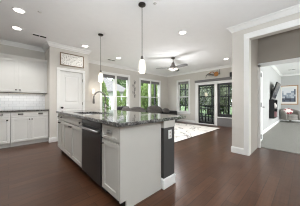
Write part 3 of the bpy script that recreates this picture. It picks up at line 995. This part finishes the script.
def vent(x, y, z, lx, ly, label, rz=0.0):
    t = thing('ceiling_vent', label, 'vent', (x, y, z), rz)
    MB().box((-lx / 2, -ly / 2, -0.008), (lx / 2, -ly / 2 + 0.018, 0)).box((-lx / 2, ly / 2 - 0.018, -0.008), (lx / 2, ly / 2, 0)).box((-lx / 2, -ly / 2 + .018, -0.008), (-lx / 2 + 0.018, ly / 2 - .018, 0)).box((lx / 2 - 0.018, -ly / 2 + .018, -0.008), (lx / 2, ly / 2 - .018, 0)).box((-0.008, -ly / 2 + .018, -0.008), (0.008, ly / 2 - .018, 0)).build('frame', M['trim'], t)
    MB().box((-lx / 2 + .018, -ly / 2 + .018, -0.003), (lx / 2 - .018, ly / 2 - .018, 0)).build('backing', M['slot'], t)
    mb = MB()
    n = max(2, int((ly - 0.036) / 0.022))
    for i in range(n):
        y_ = -ly / 2 + 0.018 + (ly - 0.036) * (i + 0.5) / n
        mb.box((-lx / 2 + .018, y_ - 0.003, -0.0075), (lx / 2 - .018, y_ + 0.003, -0.003))
    mb.build('louvre', M['toe'], t)
vent(0.56, 4.57, CZ, 0.30, 0.13, 'dark slotted ceiling vent beside the wall cabinets')
vent(2.93, 5.25, CZ, 0.34, 0.13, 'small ceiling vent near the window nearest the pantry')
vent(10.2, 0.45, 2.74, 0.3, 0.15, 'ceiling vent in the bedroom above the framed city print', R(90))
for x, y, lab in ((1.77, 1.73, 'small sprinkler cap on the ceiling beside the near pendant'), (0.41, 3.35, 'small sprinkler cap on the ceiling right of the corner downlight')):
    tag(MB().lathe([(0.03, 0), (0.03, -0.004), (0.012, -0.008), (0.012, -0.02)], n=14).build('sprinkler', M['mark'], None, True), lab, 'sprinkler').location = (x, y, CZ)

# ------------------------------------------------------------------ things on the walls
def frame(mb, w, h, b, t):
    mb.box((-w / 2, -t, -h / 2), (-w / 2 + b, 0, h / 2), 0.003, 1).box((w / 2 - b, -t, -h / 2), (w / 2, 0, h / 2), 0.003, 1)
    mb.box((-w / 2 + b, -t, -h / 2), (w / 2 - b, 0, -h / 2 + b), 0.003, 1).box((-w / 2 + b, -t, h / 2 - b), (w / 2 - b, 0, h / 2), 0.003, 1)
    return mb
t = thing('framed_print', 'wide framed white print above the pantry door', 'picture', (1.40, 4.878, 2.375))
frame(MB(), 0.66, 0.37, 0.022, 0.03).build('frame', M['oldwood'], t)
MB().box((-0.308, -0.014, -0.163), (0.308, -0.004, 0.163)).build('print', M['script'], t)
t = thing('framed_print', 'oak framed grey and blue print on the bedroom far wall', 'picture', (11.898, 0.655, 1.53), R(-90))
frame(MB(), 0.80, 1.12, 0.045, 0.035).build('frame', M['wood'], t)
MB().box((-0.36, -0.012, -0.52), (0.36, -0.004, 0.52)).build('mat_board', M['paper'], t)
cols = [mat('print_tone', c, 0.7) for c in ((222, 224, 226), (150, 158, 170), (92, 98, 112), (70, 72, 84), (186, 190, 198))]
me = bpy.data.meshes.new('artwork')
bm = bmesh.new()
nx, nz = 9, 8
for i in range(nx):
    top = rnd.choice((3, 4, 5, 6))
    for j in range(nz):
        x0, z0 = -0.29 + 0.58 * i / nx, -0.40 + 0.84 * j / nz
        f = bm.faces.new([bm.verts.new((x0 + a * 0.58 / nx, -0.0135, z0 + b * 0.84 / nz)) for a, b in ((0, 0), (1, 0), (1, 1), (0, 1))])
        f.material_index = 0 if j > top else (rnd.choice((1, 2, 4)) if j > 1 else rnd.choice((2, 3)))
bm.to_mesh(me); bm.free()
for c in cols: me.materials.append(c)
o = bpy.data.objects.new('artwork', me); COL.objects.link(o); o.parent = t

# scroll ornament between the two windows
t = thing('wall_ornament', 'vertical wrought metal scroll ornament between the two windows', 'wall decor', (4.53, WY - 0.015, 1.77))
MB().tube([(0, 0, -0.44), (0.01, -0.01, -0.2), (-0.01, -0.01, 0.2), (0, 0, 0.44)], 0.007).build('stem', M['bronze'], t)
for k, (z, s) in enumerate(((-0.34, 1), (-0.18, -1), (0.0, 1), (0.16, -1), (0.32, 1))):
    pts = []
    for i in range(14):
        a = i * 0.55
        r_ = 0.015 + 0.007 * i
        pts.append((s * (0.02 + r_ * 0.75 * math.cos(a) * 0.8 + 0.02), -0.012, z + r_ * math.sin(a)))
    MB().tube(pts, 0.007, 6).build('scroll', M['bronze'], t)
# sconce
t = thing('wall_sconce', 'lit glass wall sconce left of the window nearest the pantry', 'sconce', (2.42, WY, 1.45))
MB().box((-0.02, -0.015, -0.3), (0.02, 0, -0.05), 0.005, 2).build('back_plate', M['vase'], t)
MB().tube([(0, -0.015, -0.2), (0, -0.09, -0.2), (0, -0.1, -0.08), (0, -0.1, 0.0)], 0.007).build('arm', M['vase'], t)
MB().lathe([(0.03, 0.0), (0.038, 0.03), (0.042, 0.12), (0.036, 0.17)], (0, -0.1, 0), 16).build('glass_shade', M['candle'], t, True)
lamp('sconce_glow', 'POINT', (2.42, WY - 0.25, 1.6), 1.5, (1, 0.85, 0.68), shadow_soft_size=0.05)

# metal sculpture above the patio door (local x -> world -y)
t = thing('wall_sculpture', 'bent metal and copper wall sculpture above the patio door', 'wall decor', (RX - 0.005, 3.0, 2.44), R(-90))
MB().tube([(-0.42, -0.03, -0.12), (-0.38, -0.05, 0.0), (-0.27, -0.06, 0.06), (-0.12, -0.05, 0.0), (0.05, -0.04, -0.02), (0.28, -0.03, 0.02)], [0.012, 0.022, 0.028, 0.026, 0.022, 0.010]).build('body_wire', M['nickel'], t, True)
MB().tube([(-0.24, -0.05, 0.05), (-0.16, -0.06, 0.13), (-0.04, -0.06, 0.12), (0.02, -0.05, 0.03)], 0.016).build('loop', M['copper'], t, True)
MB().tube([(-0.30, -0.05, 0.03), (-0.22, -0.06, -0.04), (-0.1, -0.05, -0.06), (0.02, -0.04, -0.04)], 0.014).build('loop', M['nickel'], t, True)
d = MB().lathe([(0.105, -0.01), (0.11, 0.0), (0.105, 0.01)], n=20).build('copper_disc', M['copper'], t)
d.rotation_euler = (R(90), 0, 0); d.location = (0.1, -0.05, 0.0)
for x in (0.12, 0.24):
    MB().tube([(x, -0.03, -0.03), (x + 0.01, -0.04, 0.08), (x + 0.02, -0.03, 0.2)], 0.011).build('prong', M['nickel'], t, True)
t = thing('wall_speaker', 'small black speaker high on the wall right of patio door', 'speaker', (RX, 2.235, 2.33), R(-90))
MB().box((-0.05, -0.02, -0.02), (0.05, 0, 0.02)).build('bracket', M['black'], t)
MB().box((-0.06, -0.11, -0.1), (0.06, -0.02, 0.1), 0.01, 2).build('cabinet', M['black'], t)

# ------------------------------------------------------------------ family room
t = thing('area_rug', 'cream area rug with grey vein pattern on the dark floor', 'rug', (4.6, 3.6, 0))
MB().box((-1.9, -1.13, 0), (1.9, 1.2, 0.012), 0.004, 1).build('pile', M['rug'], t)
bd = MB()
bd.box((-1.92, -1.15, 0), (1.92, -1.13, 0.013)).box((-1.92, 1.2, 0), (1.92, 1.22, 0.013)).box((-1.92, -1.13, 0), (-1.9, 1.2, 0.013)).box((1.9, -1.13, 0), (1.92, 1.2, 0.013))
bd.build('binding', M['pillow'], t)

def couch(t, w, d, sh, bh, ah, n):
    """local: front at y = 0, back at y = d, width 0..w"""
    MB().box((0.02, 0.04, 0.1), (w - 0.02, d - 0.02, sh - 0.16), 0.02).build('base', M['sofa'], t)
    MB().box((0.16, d - 0.24, sh - 0.16), (w - 0.16, d, bh), 0.06, 3).build('backrest', M['sofa'], t, True)
    for x in (0, w - 0.18):
        MB().box((x, 0.0, 0.1), (x + 0.18, d, ah), 0.05, 3).build('arm', M['sofa'], t, True)
    cw = (w - 0.36) / n
    for i in range(n):
        MB().box((0.18 + cw * i + 0.004, 0.0, sh - 0.16), (0.18 + cw * (i + 1) - 0.004, d - 0.24, sh), 0.04, 3).build('seat_cushion', M['sofa'], t, True)
    for x in (0.08, w - 0.08):
        for y in (0.08, d - 0.08):
            MB().lathe([(0.02, 0), (0.03, 0.1)], (x, y, 0), 10).build('leg', M['black'], t)
t = thing('sofa', 'long charcoal sofa under the windows, its right arm by the narrow window', 'sofa', (3.85, 4.95, 0.013))
couch(t, 3.0, 0.88, 0.46, 0.68, 0.62, 3)
t = thing('armchair', 'charcoal armchair left of the sofa, behind the island worktop', 'armchair', (2.98, 4.40, 0.013), R(0))
couch(t, 0.82, 0.86, 0.46, 0.93, 0.64, 1)
for x, y, z, w, h, rx, rz, lab in ((4.36, 5.40, 0.68, 1.12, 0.46, -18, 3, 'grey pillow at the left end of the charcoal sofa'),
                                  (5.50, 5.40, 0.69, 1.12, 0.52, -18, -3, 'grey pillow heaped in the middle of the charcoal sofa'),
                                  (6.36, 5.36, 0.62, 0.5, 0.34, -30, -12, 'smaller grey pillow leaning at the right of the middle pillow')):
    o = tag(MB().pillow((0, 0, 0), w, h, 0.17).build('throw_pillow', M['pillow'], None, True), lab, 'pillow')
    o.location = (x, y, z); o.rotation_euler = (R(rx), 0, R(rz))
o = tag(MB().pillow((0, 0, 0), 0.5, 0.44, 0.15).build('throw_pillow', M['pillow'], None, True), 'grey pillow on the charcoal armchair left of the sofa', 'pillow')
o.location = (3.39, 4.90, 0.72); o.rotation_euler = (R(-14), 0, 0)

# ------------------------------------------------------------------ bedroom
t = thing('television', 'black television tilted down from the bedroom wall on a mount', 'television', (8.4, 0.88, 1.58), 0)
sc = MB().box((-0.62, -0.025, -0.37), (0.62, 0.02, 0.37), 0.006, 2).build('housing', M['black'], t)
MB().box((-0.605, -0.027, -0.355), (0.605, -0.024, 0.355)).build('screen', M['tvscreen'], sc)
sc.rotation_euler = (R(17), 0, 0)
MB().tube([(0, 0.118, 0), (0, 0.02, 0)], 0.03).build('mount_arm', M['black'], t)
MB().box((-0.12, 0.105, -0.12), (0.12, 0.12, 0.12)).build('mount_plate', M['black'], t)
t = thing('wall_shelf', 'black wall shelf unit under the television', 'shelf', (8.1, 0.998, 0.46))
for x in (-0.5, 0.48):
    MB().box((x, -0.16, 0), (x + 0.02, 0, 0.76)).build('side_panel', M['black'], t)
for z in (0.0, 0.37, 0.74):
    MB().box((-0.48, -0.16, z), (0.48, 0, z + 0.02)).build('shelf', M['black'], t)
MB().box((-0.48, -0.01, 0.02), (0.48, 0, 0.74)).build('back_panel', M['black'], t)
tag(MB().lathe([(0.05, 0), (0.08, 0.06), (0.08, 0.14), (0.04, 0.2), (0.045, 0.23)], n=16).build('vase', M['vase'], None, True), 'pale vase on the middle board of the bedroom wall shelf', 'vase').location = (8.35, 0.91, 0.85)
tag(MB().box((-0.1, -0.05, 0), (0.1, 0.05, 0.22), 0.01, 2).build('keepsake_box', M['rose']), 'dusty pink box on the bottom board of the bedroom wall shelf', 'box').location = (8.4, 0.91, 0.48)

t = thing('barrel_chair', 'grey barrel armchair in front of the bedroom far wall', 'armchair', (11.15, 0.55, 0.012), R(-55))
# local: opens to -y
mb = MB()
n = 20
prof = []
rows = []
for i in range(n + 1):
    a = R(-35 + 250 * i / n)
    k = math.sin(math.pi * i / n) ** 0.7
    hh = 0.50 + 0.24 * k
    row = []
    for rr, z in ((0.40, 0.14), (0.42, hh - 0.04), (0.40, hh), (0.34, hh), (0.31, hh - 0.04), (0.30, 0.14)):
        row.append(mb.bm.verts.new((rr * math.cos(a), rr * math.sin(a), z)))
    rows.append(row)
for p, q in zip(rows, rows[1:]):
    for i in range(6):
        mb.bm.faces.new((p[i], p[(i + 1) % 6], q[(i + 1) % 6], q[i]))
mb.bm.faces.new(rows[0]); mb.bm.faces.new(rows[-1][::-1])
mb.build('backrest', M['chair'], t, True)
MB().lathe([(0.29, 0.14), (0.29, 0.3)], n=20).build('base', M['chair'], t)
MB().lathe([(0.20, 0.30), (0.27, 0.305), (0.295, 0.34), (0.295, 0.40), (0.27, 0.43), (0.1, 0.44)], n=20).build('seat_cushion', M['chair'], t, True)
MB().lathe([(0.16, 0.0), (0.16, 0.03), (0.05, 0.05), (0.05, 0.14)], n=18).build('swivel_base', M['nickel'], t)
o = tag(MB().pillow((0, 0, 0), 0.42, 0.36, 0.14).build('cushion', M['cushion'], None, True), 'red and white patterned cushion on the grey barrel chair', 'cushion')
o.location = (11.06, 0.64, 0.62); o.rotation_euler = (R(-25), 0, R(-75))
